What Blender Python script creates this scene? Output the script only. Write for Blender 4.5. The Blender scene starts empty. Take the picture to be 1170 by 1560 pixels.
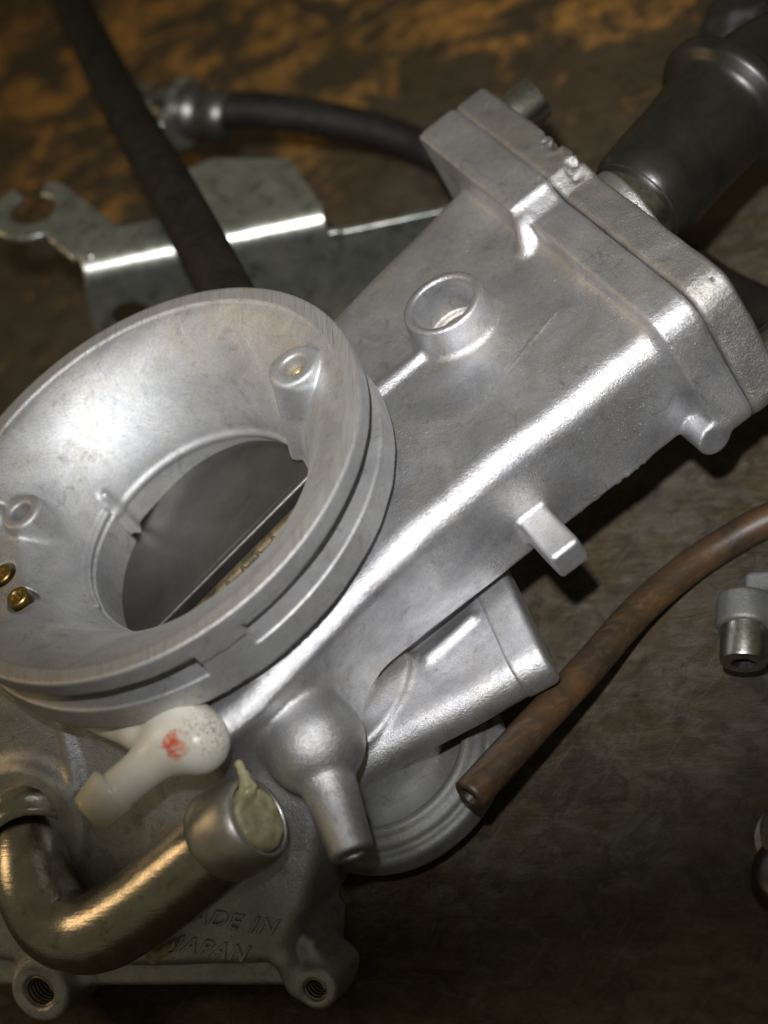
import bpy, math, random
import numpy as np
from mathutils import Matrix, Vector
random.seed(3); rng = np.random.RandomState(3)
sc = bpy.context.scene

# ------------------------------------------------------------------ camera
# plan coordinates are millimetres in the frame of the bell mouth (its rim face is z = 0,
# its axis is +z, the slide tower runs along +x); TABLE is the bench top in that frame
TABLE = -56.0
RC = np.array([[0.78949385, -0.43879984, -0.42913187],
               [-0.61277008, -0.52386661, -0.59167272],
               [0.03481804, 0.73008114, -0.68247288]])
TC = np.array([-31.7737753, -5.17559379, 228.28433585])
FOC = 2700.0
CAM = -RC.T @ TC

def W(p):
    p = np.asarray(p, float)
    return (p - np.array([0, 0, TABLE])) * 0.001

cd = bpy.data.cameras.new('camera')
cam = bpy.data.objects.new('camera', cd)
sc.collection.objects.link(cam); sc.camera = cam
cd.sensor_fit = 'VERTICAL'; cd.sensor_height = 24.0; cd.sensor_width = 18.0
cd.lens = FOC / 1560 * 24.0
cd.clip_start = 0.01; cd.clip_end = 20
m = Matrix.Identity(4)
for i in range(3):
    m[i][0] = RC[0][i]; m[i][1] = -RC[1][i]; m[i][2] = -RC[2][i]; m[i][3] = W(CAM)[i]
cam.matrix_world = m
cd.dof.use_dof = True
cd.dof.focus_distance = 0.232
cd.dof.aperture_fstop = 10.0

# ------------------------------------------------------------------ light
world = bpy.data.worlds.new('World'); sc.world = world; world.use_nodes = True
wn = world.node_tree.nodes; wl = world.node_tree.links
bg = wn['Background']
bg.inputs[0].default_value = (0.90, 0.83, 0.56, 1); bg.inputs[1].default_value = 0.10

def aim(o, tgt):
    d = Vector(tgt) - o.location
    o.rotation_euler = d.to_track_quat('-Z', 'Y').to_euler()

def campoint(px, py, depth):
    c = np.array([(px - 585) / FOC * depth, (py - 780) / FOC * depth, depth])
    return RC.T @ (c - TC)

fl = bpy.data.lights.new('phone_flash', 'SPOT')
fl.energy = 4.0; fl.color = (0.97, 0.97, 0.98); fl.shadow_soft_size = 0.004
fl.spot_size = math.radians(43); fl.spot_blend = 1.0
flo = bpy.data.objects.new('phone_flash', fl); sc.collection.objects.link(flo)
flo.location = W(RC.T @ (np.array([-13.0, -30.0, -4.0]) - TC))
aim(flo, W(campoint(645, 380, 235)))

la = bpy.data.lights.new('workshop_bulb', 'AREA'); la.shape = 'DISK'; la.size = 0.25
la.energy = 0.65; la.color = (1.0, 0.66, 0.34)
lao = bpy.data.objects.new('workshop_bulb', la); sc.collection.objects.link(lao)
lao.location = W((-480, 330, 430)); aim(lao, W((30, 150, TABLE)))

sc.view_settings.view_transform = 'Standard'; sc.view_settings.look = 'None'
sc.view_settings.gamma = 1.0; sc.view_settings.exposure = 0.0

# ------------------------------------------------------------------ pixel helpers (measuring only)
def U(px, py, z):
    d = RC.T @ np.array([(px - 585) / FOC, (py - 780) / FOC, 1.0])
    return CAM + d * ((z - CAM[2]) / d[2])
def RAY(px, py, depth):
    return RC.T @ (np.array([(px - 585) / FOC * depth, (py - 780) / FOC * depth, depth]) - TC)
FA = np.array([-10.0, -23.0, -20.0]); FN = np.array([-.41, -.63, .66]); FN /= np.linalg.norm(FN)
def PL(px, py, off=0.0, A=FA, N=FN):
    d = RC.T @ np.array([(px - 585) / FOC, (py - 780) / FOC, 1.0])
    return CAM + d * ((off + (A - CAM) @ N) / (d @ N))

# ------------------------------------------------------------------ signed distance toolkit
def L(a): return np.sqrt((a * a).sum(-1))
def s_box(P, c, h, r=0.0, R=None):
    q = P - np.asarray(c, np.float32)
    if R is not None: q = q @ np.asarray(R, np.float32)
    q = np.abs(q) - (np.asarray(h, np.float32) - r)
    return L(np.maximum(q, 0)) + np.minimum(q.max(-1), 0) - r
def s_cap(P, a, b, r1, r2=None):
    a = np.asarray(a, np.float32); b = np.asarray(b, np.float32); r2 = r1 if r2 is None else r2
    ab = b - a; t = np.clip(((P - a) @ ab) / (ab @ ab), 0, 1)
    return L(P - a - t[:, None] * ab) - (r1 + (r2 - r1) * t)
def s_cyl(P, a, b, r1, r2=None, rd=0.3):
    a = np.asarray(a, np.float32); b = np.asarray(b, np.float32); r2 = r1 if r2 is None else r2
    ab = b - a; ln = float(np.sqrt(ab @ ab)); n = ab / ln
    q = P - a; h = q @ n; rr = L(q - h[:, None] * n)
    t = np.clip(h / ln, 0, 1); dr = rr - (r1 + (r2 - r1) * t) + rd; dh = np.abs(h - ln / 2) - ln / 2 + rd
    return np.sqrt(np.maximum(dr, 0) ** 2 + np.maximum(dh, 0) ** 2) + np.minimum(np.maximum(dr, dh), 0) - rd
def s_sph(P, c, r): return L(P - np.asarray(c, np.float32)) - r
def s_poly(u, v, pts):
    pts = np.asarray(pts, np.float32); n = len(pts)
    d = np.full(u.shape, 1e9, np.float32); s = np.ones(u.shape, bool)
    for i in range(n):
        ax, ay = pts[i]; bx, by = pts[(i + 1) % n]; ex, ey = bx - ax, by - ay
        wx, wy = u - ax, v - ay
        t = np.clip((wx * ex + wy * ey) / (ex * ex + ey * ey), 0, 1)
        d = np.minimum(d, (wx - ex * t) ** 2 + (wy - ey * t) ** 2)
        c = ((ay <= v) & (by > v)) | ((ay > v) & (by <= v))
        xi = ax + (v - ay) * ex / (ey if abs(ey) > 1e-9 else 1e-9)
        s ^= c & (u < xi)
    d = np.sqrt(d); return np.where(s, d, -d)
def s_ext(d2, w, lo, hi, rd):
    a = d2 + rd; b = np.abs(w - (lo + hi) / 2) - (hi - lo) / 2 + rd
    return np.sqrt(np.maximum(a, 0) ** 2 + np.maximum(b, 0) ** 2) + np.minimum(np.maximum(a, b), 0) - rd
def smin(a, b, k=1.0):
    h = np.maximum(k - np.abs(a - b), 0) / k
    return np.minimum(a, b) - h * h * k * .25
def smax(a, b, k=.3): return -smin(-a, -b, k)
def s_tor(P, c, n, R, r):
    n = np.asarray(n, np.float32); n = n / np.linalg.norm(n)
    q = P - np.asarray(c, np.float32); h = q @ n; rr = L(q - h[:, None] * n)
    return np.sqrt((rr - R) ** 2 + h * h) - r

def mesh_sdf(f, lo, hi, vox):
    lo = np.array(lo, np.float32); hi = np.array(hi, np.float32); B = 6
    nb = np.ceil((hi - lo) / (vox * B)).astype(int); n = nb * B + 1
    G = np.full(n, 1.0, np.float32)
    cs = [lo[k] + (np.arange(nb[k]) + .5) * B * vox for k in range(3)]
    C = np.stack(np.meshgrid(*cs, indexing='ij'), -1).reshape(-1, 3).astype(np.float32)
    dc = np.concatenate([f(c) for c in np.array_split(C, max(1, len(C) // 200000))])
    act = np.abs(dc) < B * vox * 1.15
    D = dc.reshape(nb)
    big = np.repeat(np.repeat(np.repeat(D, B, 0), B, 1), B, 2)
    G[:-1, :-1, :-1] = big; del big
    G[-1] = 1; G[:, -1] = 1; G[:, :, -1] = 1
    idx = np.argwhere(act.reshape(nb))
    o = np.stack(np.meshgrid(*[np.arange(B + 1)] * 3, indexing='ij'), -1).reshape(-1, 3)
    for ch in np.array_split(idx, max(1, len(idx) // 1500)):
        ii = (ch[:, None, :] * B + o[None]).reshape(-1, 3)
        v = f((lo + ii * vox).astype(np.float32))
        G[ii[:, 0], ii[:, 1], ii[:, 2]] = v
    # surface nets
    S = G < 0
    nx, ny, nz = [k - 1 for k in n]
    cnt = np.zeros((nx, ny, nz), np.int8)
    for a in (0, 1):
        for b in (0, 1):
            for c in (0, 1):
                cnt += S[a:a + nx, b:b + ny, c:c + nz]
    cell = np.argwhere((cnt > 0) & (cnt < 8))
    vid = np.full((nx, ny, nz), -1, np.int32); vid[cell[:, 0], cell[:, 1], cell[:, 2]] = np.arange(len(cell))
    acc = np.zeros((len(cell), 3), np.float32); num = np.zeros(len(cell), np.float32)
    cor = [(a, b, c) for a in (0, 1) for b in (0, 1) for c in (0, 1)]
    g = {q: G[cell[:, 0] + q[0], cell[:, 1] + q[1], cell[:, 2] + q[2]] for q in cor}
    for q in cor:
        for ax in range(3):
            if q[ax] == 0:
                p = list(q); p[ax] = 1; p = tuple(p)
                va, vb = g[q], g[p]; mk = (va < 0) != (vb < 0)
                t = np.where(mk, va / np.where(mk, va - vb, 1), 0)
                pos = np.tile(np.array(q, np.float32), (len(cell), 1)); pos[:, ax] = t
                acc += pos * mk[:, None]; num += mk
    V = lo + (cell + acc / num[:, None]) * vox
    V = V.astype(np.float32)
    # pull the vertices onto the surface
    e = 0.05
    for _ in range(2):
        parts = []
        for c in np.array_split(V, max(1, len(V) // 200000)):
            d = f(c)
            gr = np.stack([f(c + np.array(k, np.float32) * e) - d for k in ((1, 0, 0), (0, 1, 0), (0, 0, 1))], -1) / e
            gl = np.maximum((gr * gr).sum(-1), .25)
            st = gr * (d / gl)[:, None]; sl = np.maximum(L(st), 1e-9)
            parts.append(c - st * np.minimum(1, vox * .5 / sl)[:, None])
        V = np.concatenate(parts)
    F = []
    for ax in range(3):
        b, c = (ax + 1) % 3, (ax + 2) % 3
        sl0 = [slice(None)] * 3; sl1 = [slice(None)] * 3
        sl0[ax] = slice(0, -1); sl1[ax] = slice(1, None)
        for k in (b, c): sl0[k] = slice(1, -1); sl1[k] = slice(1, -1)
        s0, s1 = S[tuple(sl0)], S[tuple(sl1)]
        ed = np.argwhere(s0 != s1)
        flip = s1[ed[:, 0], ed[:, 1], ed[:, 2]]
        base = ed.copy(); base[:, b] += 1; base[:, c] += 1
        q = []
        for db, dc_ in ((-1, -1), (0, -1), (0, 0), (-1, 0)):
            p = base.copy(); p[:, b] += db; p[:, c] += dc_
            q.append(vid[p[:, 0], p[:, 1], p[:, 2]])
        q = np.stack(q, -1); q[flip] = q[flip][:, ::-1]
        F.append(q)
    F = np.concatenate(F); F = F[(F >= 0).all(1)]
    return V, F

# ------------------------------------------------------------------ objects
col = sc.collection
def thing(name, label, cat, at=(0, 0, 0), group=None):
    o = bpy.data.objects.new(name, None); col.objects.link(o)
    o.empty_display_size = .01; o.location = W(at)
    o['label'] = label; o['category'] = cat; o['at'] = list(at)
    if group: o['group'] = group
    return o
def make(name, V, F, mat, parent=None, smooth=True, at=None, sharp=None):
    """V in plan millimetres; the mesh is stored relative to its thing"""
    V = np.asarray(V, float)
    org = np.array([0, 0, 0.0])
    p = parent
    while p is not None and p.parent is not None: p = p.parent
    if p is not None: org = np.array(p.location)
    elif at is not None: org = W(at)
    me = bpy.data.meshes.new(name)
    Vw = W(V) - org
    if isinstance(F, np.ndarray):
        k = F.shape[1]
        me.vertices.add(len(Vw)); me.vertices.foreach_set('co', Vw.astype(np.float32).ravel())
        me.loops.add(F.size); me.loops.foreach_set('vertex_index', F.ravel().astype(np.int32))
        me.polygons.add(len(F)); me.polygons.foreach_set('loop_start', np.arange(0, F.size, k, dtype=np.int32))
        me.polygons.foreach_set('loop_total', np.full(len(F), k, np.int32))
        me.update(calc_edges=True)
    else:
        me.from_pydata([tuple(v) for v in Vw], [], F); me.update()
    me.validate()
    if smooth:
        me.polygons.foreach_set('use_smooth', np.ones(len(me.polygons), bool))
        if sharp: me.set_sharp_from_angle(angle=math.radians(sharp))
    me.materials.append(mat)
    o = bpy.data.objects.new(name, me); col.objects.link(o)
    if parent is not None: o.parent = parent
    else: o.location = org
    return o
def solid(name, f, lo, hi, vox, mat, parent=None, at=None):
    V, F = mesh_sdf(f, lo, hi, vox)
    return make(name, V, F, mat, parent, at=at)

def frame(n):
    n = np.array(n, float); n /= np.linalg.norm(n)
    a = np.array([0, 0, 1.0]) if abs(n[2]) < .9 else np.array([1.0, 0, 0])
    u = np.cross(a, n); u /= np.linalg.norm(u); return u, np.cross(n, u), n
def lathe(c, n, prof, seg=64):
    """prof: (radius, height) pairs; rings round axis n at c"""
    u, v, n = frame(n); c = np.array(c, float); V = []; F = []
    for r, h in prof:
        for k in range(seg):
            a = 2 * math.pi * k / seg
            V.append(c + n * h + (u * math.cos(a) + v * math.sin(a)) * max(r, 1e-4))
    for i in range(len(prof) - 1):
        for k in range(seg):
            k2 = (k + 1) % seg
            F.append([i * seg + k, i * seg + k2, (i + 1) * seg + k2, (i + 1) * seg + k])
    return np.array(V), np.array(F, np.int32)
def spline(pts, n):
    pts = np.array(pts, float); out = []
    P = np.vstack([2 * pts[0] - pts[1], pts, 2 * pts[-1] - pts[-2]])
    for i in range(1, len(P) - 2):
        for t in np.linspace(0, 1, n, endpoint=False):
            p0, p1, p2, p3 = P[i - 1:i + 3]
            out.append(.5 * ((2 * p1) + (p2 - p0) * t + (2 * p0 - 5 * p1 + 4 * p2 - p3) * t * t + (3 * p1 - p0 - 3 * p2 + p3) * t ** 3))
    out.append(pts[-1]); return np.array(out)
def sweep(path, r, seg=32, inner=None, wob=0.0):
    """a tube along path; with inner radius the near end is open"""
    path = np.array(path); n = len(path)
    rr = np.full(n, r) if np.isscalar(r) else np.asarray(r)
    T = np.gradient(path, axis=0); T /= np.linalg.norm(T, axis=1)[:, None]
    u = frame(T[0])[0]; V = []; F = []
    rings = []
    for i in range(n):
        u = u - T[i] * (u @ T[i]); u /= np.linalg.norm(u); v = np.cross(T[i], u)
        rings.append((path[i], u.copy(), v, T[i]))
    def ring(k, rad, off=0.0):
        c, a, b, t = rings[k]
        for s in range(seg):
            th = 2 * math.pi * s / seg
            w = 1 + wob * math.sin(2 * th + k * .07) * .5
            V.append(c + t * off + (a * math.cos(th) + b * math.sin(th)) * rad * w)
    order = []
    if inner:
        for off in (8.0, .15): ring(0, inner, off); order.append(1)
        ring(0, inner + .15, 0); order.append(1); ring(0, rr[0] - .25, 0); order.append(1)
        ring(0, rr[0], .25); order.append(1)
        s0 = 1
    else: s0 = 0
    for k in range(s0, n): ring(k, rr[k]); order.append(1)
    for i in range(len(order) - 1):
        for s in range(seg):
            s2 = (s + 1) % seg
            F.append([i * seg + s, i * seg + s2, (i + 1) * seg + s2, (i + 1) * seg + s])
    return np.array(V), np.array(F, np.int32)

# ------------------------------------------------------------------ materials
class Mat:
    def __init__(s, name):
        s.m = bpy.data.materials.new(name); s.m.use_nodes = True
        s.n = s.m.node_tree.nodes; s.l = s.m.node_tree.links
        s.b = s.n['Principled BSDF']
        tc = s.n.new('ShaderNodeTexCoord'); mp = s.n.new('ShaderNodeMapping')
        mp.inputs['Scale'].default_value = (1000, 1000, 1000)
        s.l.new(tc.outputs['Object'], mp.inputs[0]); s.co = mp.outputs[0]
    def mapped(s, scale, rot=(0, 0, 0)):
        r = s.n.new('ShaderNodeMapping'); r.inputs['Rotation'].default_value = rot
        s.l.new(s.co, r.inputs[0])
        q = s.n.new('ShaderNodeMapping'); q.inputs['Scale'].default_value = scale
        s.l.new(r.outputs[0], q.inputs[0]); return q.outputs[0]
    def noise(s, scale, detail=4, rough=.6, dist=0, co=None):
        t = s.n.new('ShaderNodeTexNoise'); t.inputs['Scale'].default_value = scale
        t.inputs['Detail'].default_value = detail; t.inputs['Roughness'].default_value = rough
        t.inputs['Distortion'].default_value = dist; s.l.new(co or s.co, t.inputs['Vector']); return t.outputs['Fac']
    def vor(s, scale, co=None, feat='F1'):
        t = s.n.new('ShaderNodeTexVoronoi'); t.inputs['Scale'].default_value = scale; t.feature = feat
        s.l.new(co or s.co, t.inputs['Vector']); return t.outputs['Distance']
    def ramp(s, fac, stops):
        r = s.n.new('ShaderNodeValToRGB'); e = r.color_ramp.elements
        while len(e) < len(stops): e.new(.5)
        for k, (p, c) in enumerate(stops):
            e[k].position = p; e[k].color = (c, c, c, 1) if np.isscalar(c) else (*c, 1)
        s.l.new(fac, r.inputs[0]); return r.outputs[0]
    def mix(s, fac, a, b, mode='MIX'):
        r = s.n.new('ShaderNodeMix'); r.data_type = 'RGBA'; r.blend_type = mode
        for sock, v in ((r.inputs[0], fac), (r.inputs[6], a), (r.inputs[7], b)):
            if hasattr(v, 'links'): s.l.new(v, sock)
            elif np.isscalar(v): sock.default_value = v if sock.type == 'VALUE' else (v, v, v, 1)
            else: sock.default_value = (*v, 1)
        return r.outputs[2]
    def math(s, op, a, b=0.0, clamp=False):
        r = s.n.new('ShaderNodeMath'); r.operation = op; r.use_clamp = clamp
        for k, v in enumerate((a, b)):
            if hasattr(v, 'links'): s.l.new(v, r.inputs[k])
            else: r.inputs[k].default_value = v
        return r.outputs[0]
    def set(s, **k):
        for a, v in k.items():
            sock = s.b.inputs[a.replace('_', ' ')]
            if hasattr(v, 'links'): s.l.new(v, sock)
            elif np.isscalar(v): sock.default_value = v
            else: sock.default_value = (*v, 1) if sock.type == 'RGBA' else tuple(v)
        return s
    def bump(s, h, dist=.05, strength=1.0):
        """dist in millimetres of relief"""
        b = s.n.new('ShaderNodeBump'); b.inputs['Distance'].default_value = dist * .001
        b.inputs['Strength'].default_value = strength; s.l.new(h, b.inputs['Height'])
        s.l.new(b.outputs[0], s.b.inputs['Normal']); return s

def blob(M, centre, r0, r1, root):
    p = (W(centre) - root) * 1000
    q = M.n.new('ShaderNodeVectorMath'); q.operation = 'DISTANCE'; M.l.new(M.co, q.inputs[0]); q.inputs[1].default_value = p
    d = M.math('ADD', q.outputs['Value'], M.math('MULTIPLY', M.math('SUBTRACT', M.noise(.9, 4, .7), .5), 4.5))
    return M.ramp(M.math('DIVIDE', d, r1 * 2), [(r0 / r1 / 2, 1.), (.5, 0.)])

def cast_alu(name, lo=(.42, .42, .44), hi=(.68, .68, .69), warm=(.50, .46, .38), rough=.405, metal=.84, grain=.07, sanded=False, dirt=.35):
    M = Mat(name)
    big = M.noise(.11, 5, .62, .6); mid = M.noise(.55, 5, .7, .3); fine = M.noise(3.2, 3, .7)
    c = M.mix(M.ramp(big, [(.32, 0.), (.66, 1.)]), lo, hi)
    c = M.mix(M.math('MULTIPLY', M.ramp(M.noise(.17, 4, .6, .9), [(.5, 0.), (.72, 1.)]), .55), c, warm)
    c = M.mix(M.math('MULTIPLY', M.ramp(mid, [(.48, 0.), (.74, 1.)]), .30), c, (.28, .28, .34))
    c = M.mix(M.math('MULTIPLY', M.ramp(fine, [(.36, 1.), (.52, 0.)]), .26), c, (.22, .22, .23))
    # pits with dirt in them
    pit = M.ramp(M.vor(1.25), [(.0, 1.), (.13, 0.)]); pm = M.ramp(M.noise(.35, 2), [(.5, 0.), (.62, 1.)])
    pit = M.math('MULTIPLY', pit, pm)
    c = M.mix(M.math('MULTIPLY', pit, dirt * 1.6, True), c, (.07, .065, .06))
    # fine bright scratches running two ways
    h = M.math('ADD', M.math('MULTIPLY', M.noise(3.8, 3, .8), 1.3), M.math('MULTIPLY', M.noise(1.1, 3, .6), .8))
    stain = M.math('MULTIPLY', M.ramp(M.noise(.30, 6, .75, 1.2), [(.56, 0.), (.66, 1.)]), .38)
    c = M.mix(stain, c, (.17, .155, .12))
    for rz, ry in ((.6, .3), (1.9, -.5)):
        s = M.noise(.8, 2, .5, 0, M.mapped((.16, 5.0, 5.0), (ry, .2, rz)))
        g = M.math('MULTIPLY', M.ramp(s, [(.70, 0.), (.74, 1.)]), M.ramp(M.noise(.12, 2), [(.5, 0.), (.6, 1.)]))
        c = M.mix(M.math('MULTIPLY', g, .35), c, (.75, .74, .72))
        h = M.math('SUBTRACT', h, M.math('MULTIPLY', g, .8))
    h = M.math('SUBTRACT', h, M.math('MULTIPLY', pit, 1.2))
    ro = M.math('ADD', M.math('MULTIPLY', mid, .16), rough - .08)
    met = metal
    if name == 'cast_aluminium':
        for ctr, ra, rb_, am, cc_ in (((46.2, 2.6, -17.5), 2.0, 5.2, .75, (.30, .26, .14)), ((51.5, -3.5, -14.2), .3, 3.0, .40, (.50, .42, .20)), ((40, -3, -14.2), .2, 2.6, .35, (.42, .35, .2)), ((-18, -32, -28), 1, 7, .4, (.34, .27, .13))):
            st = M.math('MULTIPLY', blob(M, ctr, ra, rb_, W((0, 0, TABLE))), M.ramp(M.noise(1.1, 5, .75), [(.38, .2), (.6, 1.)]))
            c = M.mix(M.math('MULTIPLY', st, am), c, cc_)
    if sanded:
        geo = M.n.new('ShaderNodeNewGeometry'); sp = M.n.new('ShaderNodeSeparateXYZ'); M.l.new(geo.outputs['Normal'], sp.inputs[0])
        cp = M.n.new('ShaderNodeSeparateXYZ'); M.l.new(M.co, cp.inputs[0])
        rr = M.math('SQRT', M.math('ADD', M.math('MULTIPLY', cp.outputs[0], cp.outputs[0]), M.math('MULTIPLY', cp.outputs[1], cp.outputs[1])))
        mk = M.math('MULTIPLY', M.math('GREATER_THAN', rr, 29.75), M.math('GREATER_THAN', cp.outputs[2], -TABLE - .5))
        st = M.noise(1.0, 4, .8, 0, M.mapped((.15, 5.2, 5.2), (0, 0, -1.06)))
        st2 = M.ramp(M.noise(1.0, 2, .6, 0, M.mapped((.12, 9.0, 9.0), (0, 0, -1.12))), [(.34, 1.), (.42, 0.)])
        cs = M.mix(M.ramp(st, [(.2, 0.), (.8, 1.)]), (.42, .41, .40), (.62, .61, .60))
        cs = M.mix(M.math('MULTIPLY', st2, .45), cs, (.22, .20, .18))
        c = M.mix(mk, c, cs)
        h = M.mix(mk, h, M.math('SUBTRACT', M.math('MULTIPLY', st, 1.3), st2))
    M.set(Base_Color=c, Roughness=ro, Metallic=met)
    M.bump(h, grain); return M.m

ALU = cast_alu('cast_aluminium')
ALU_BELL = cast_alu('cast_aluminium_bell', lo=(.44, .45, .46), hi=(.62, .62, .62), rough=.58, grain=.035, sanded=True, dirt=.15)
ALU_COVER = cast_alu('cast_aluminium_cover', lo=(.34, .34, .34), hi=(.54, .53, .50), rough=.40, grain=.10)
ALU_GREY = cast_alu('grey_cast_aluminium', lo=(.15, .155, .15), hi=(.25, .25, .24), warm=(.32, .29, .23), rough=.48, metal=.6, grain=.05)

def simple(name, c1, c2, rough, metal, sc_=.5, grain=.02, gs=3.0, **k):
    M = Mat(name); c = M.mix(M.ramp(M.noise(sc_, 5, .65, .6), [(.3, 0.), (.7, 1.)]), c1, c2)
    ro = M.math('ADD', M.math('MULTIPLY', M.noise(sc_ * 2.3, 4), .25), rough - .12)
    M.set(Base_Color=c, Roughness=ro, Metallic=metal, **k); M.bump(M.noise(gs, 4, .7), grain); return M.m
STEEL_D = simple('dull_dark_steel', (.10, .095, .085), (.22, .21, .19), .40, .9)
PLATE = simple('slide_plate_metal', (.09, .087, .08), (.16, .155, .145), .40, .85, .09, .010)
BRASS = simple('brass', (.30, .21, .07), (.52, .38, .15), .36, 1.0)
BRASS_D = simple('tarnished_brass', (.03, .026, .02), (.20, .155, .075), .55, .5, .35, .05)
SCREW = simple('screw_steel', (.30, .29, .26), (.52, .50, .45), .32, 1.0, .8, .02)
RUBBER = simple('black_rubber', (.006, .006, .005), (.020, .017, .013), .34, 0.0, .12, .02, 1.5, Specular_IOR_Level=.5)
HOSE = simple('black_hose_rubber', (.006, .005, .004), (.020, .016, .012), .62, 0.0, .2, .03, 1.5, Specular_IOR_Level=.22)
THREAD = simple('cut_thread_metal', (.20, .19, .17), (.45, .43, .38), .35, .95, .8)
CRUD = simple('dried_yellow_sealant', (.36, .32, .16), (.58, .55, .36), .30, 0.0, .5, .12, .8, Subsurface_Weight=.3, Subsurface_Radius=(.002, .0015, .0006))

# zinc plated bracket: cloudy blue-green passivation
M = Mat('zinc_plate'); c = M.mix(M.ramp(M.noise(.10, 5, .65, 1.2), [(.3, 0.), (.7, 1.)]), (.36, .39, .35), (.62, .62, .55))
c = M.mix(M.ramp(M.noise(.35, 4, .7), [(.52, 0.), (.72, 1.)]), c, (.16, .18, .17))
ZINC = M.set(Base_Color=c, Roughness=M.math('ADD', M.math('MULTIPLY', M.noise(.4, 3), .25), .20), Metallic=.9).bump(M.noise(.8, 4), .02).m

# brownish nickel elbow pipe with streaks along it
M = Mat('tarnished_pipe'); c = M.mix(M.ramp(M.noise(.22, 5, .65, .5), [(.3, 0.), (.7, 1.)]), (.36, .345, .29), (.56, .54, .47))
c = M.mix(M.ramp(M.noise(.5, 4, .7, .5), [(.58, 0.), (.78, 1.)]), c, (.22, .17, .10))
c = M.mix(M.math('MULTIPLY', M.ramp(M.vor(.9), [(0., 1.), (.1, 0.)]), .7), c, (.08, .06, .04))
PIPE = M.set(Base_Color=c, Roughness=M.math('ADD', M.math('MULTIPLY', M.noise(.6, 4), .30), .10), Metallic=.95).bump(
    M.math('ADD', M.noise(2.2, 4, .7), M.noise(1.0, 2, .5, 0, M.mapped((.2, 3, 3), (0, 0, .7)))), .03).m
CUP = simple('plated_cup', (.50, .49, .44), (.68, .67, .62), .38, .9, .5, .03)

# off-white plastic with a dab of red paint and grime
WHITE_AT = U(262, 1137, -10.5); GRIME_AT = U(318, 1112, -12)
M = Mat('offwhite_plastic')
c = M.mix(M.ramp(M.noise(.12, 3), [(.35, 0.), (.65, 1.)]), (.74, .71, .60), (.84, .82, .73))
ROOT0 = W((0, 0, TABLE))
g = M.math('MULTIPLY', blob(M, GRIME_AT, .5, 4.5, ROOT0), M.ramp(M.noise(2.2, 3, .8), [(.5, 0.), (.6, 1.)]))
c = M.mix(M.math('MULTIPLY', g, .8), c, (.10, .09, .075))
c = M.mix(M.math('MULTIPLY', M.ramp(M.noise(1.6, 4, .8), [(.66, 0.), (.72, 1.)]), .45), c, (.22, .18, .10))
c = M.mix(M.math('MULTIPLY', blob(M, U(130, 1250, -14), 1.0, 5.0, ROOT0), .55), c, (.42, .30, .10))
red = M.math('MULTIPLY', blob(M, WHITE_AT, .9, 2.0, ROOT0), M.ramp(M.noise(1.0, 4, .75, 0, M.mapped((.5, 2.2, 2.2), (0, 0, .6))), [(.36, .25), (.52, 1.)]))
c = M.mix(red, c, (.72, .13, .06))
OFFWHITE = M.set(Base_Color=c, Roughness=.30, Subsurface_Weight=.15, Subsurface_Radius=(.003, .0022, .0012)).bump(M.noise(1.4, 4), .02).m

# perished brown rubber hose
M = Mat('brown_rubber'); c = M.mix(M.ramp(M.noise(.07, 5, .65, .8), [(.35, 0.), (.65, 1.)]), (.030, .023, .017), (.10, .052, .020))
c = M.mix(M.math('MULTIPLY', M.ramp(M.noise(1.0, 3, .6, 0, M.mapped((.10, 1.2, 1.2), (0, 0, .1))), [(.5, 0.), (.7, 1.)]), .5), c, (.15, .075, .03))
BROWN = M.set(Base_Color=c, Roughness=.45).bump(M.noise(1.0, 4), .05).m

# the bench top: old dark stained wood, worn through to orange timber in patches, brightened in place of lamp light
M = Mat('worn_wood')
gr = M.noise(.45, 9, .78, .4, M.mapped((.16, 1.0, 1.0), (0, 0, .75)))
c = M.mix(M.ramp(gr, [(.3, 0.), (.7, 1.)]), (.030, .022, .011), (.080, .055, .026))
sx = M.n.new('ShaderNodeSeparateXYZ'); M.l.new(M.co, sx.inputs[0])
far = M.math('DIVIDE', M.math('SUBTRACT', M.math('ADD', M.math('MULTIPLY', sx.outputs[0], .5), M.math('MULTIPLY', sx.outputs[1], .87)), 50.0), 110.0, True)     # far end more orange: worn timber, plus warm lamp light painted in
wear_warm_light = M.math('ADD', M.noise(.045, 7, .68, .8, M.mapped((1.0, 1.25, 1.0), (0, 0, .4))), M.math('MULTIPLY', M.math('SUBTRACT', far, .62), .26))
w1 = M.ramp(wear_warm_light, [(.572, 0.), (.655, 1.)])
w1 = M.math('MULTIPLY', w1, M.ramp(M.noise(.33, 5, .75), [(.36, .15), (.58, 1.)]))
oc = M.mix(M.noise(.2, 4), (.36, .155, .024), (.66, .34, .07))
c = M.mix(M.math('MULTIPLY', w1, .9), c, oc)
w2 = M.ramp(M.noise(.022, 5, .6, .5), [(.42, 0.), (.7, 1.)])
c = M.mix(M.math('MULTIPLY', w2, .35), c, (.060, .040, .018))
scr = M.math('MULTIPLY', M.ramp(M.noise(.5, 2, .5, 0, M.mapped((.07, 1.6, 1.6), (0, 0, .75))), [(.66, 0.), (.71, 1.)]), M.ramp(M.noise(.05, 3), [(.48, 0.), (.6, 1.)]))
c = M.mix(M.math('MULTIPLY', scr, .35), c, (.20, .12, .05))
sp = M.ramp(M.vor(.16), [(.0, 1.), (.07, 0.)])
c = M.mix(M.math('MULTIPLY', sp, .35), c, (.20, .13, .06))
gy = M.ramp(M.noise(.05, 5, .7), [(.45, 0.), (.65, 1.)])
c = M.mix(M.math('MULTIPLY', M.math('MULTIPLY', gy, M.math('SUBTRACT', 1.0, far)), .6), c, (.085, .080, .062))
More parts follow.
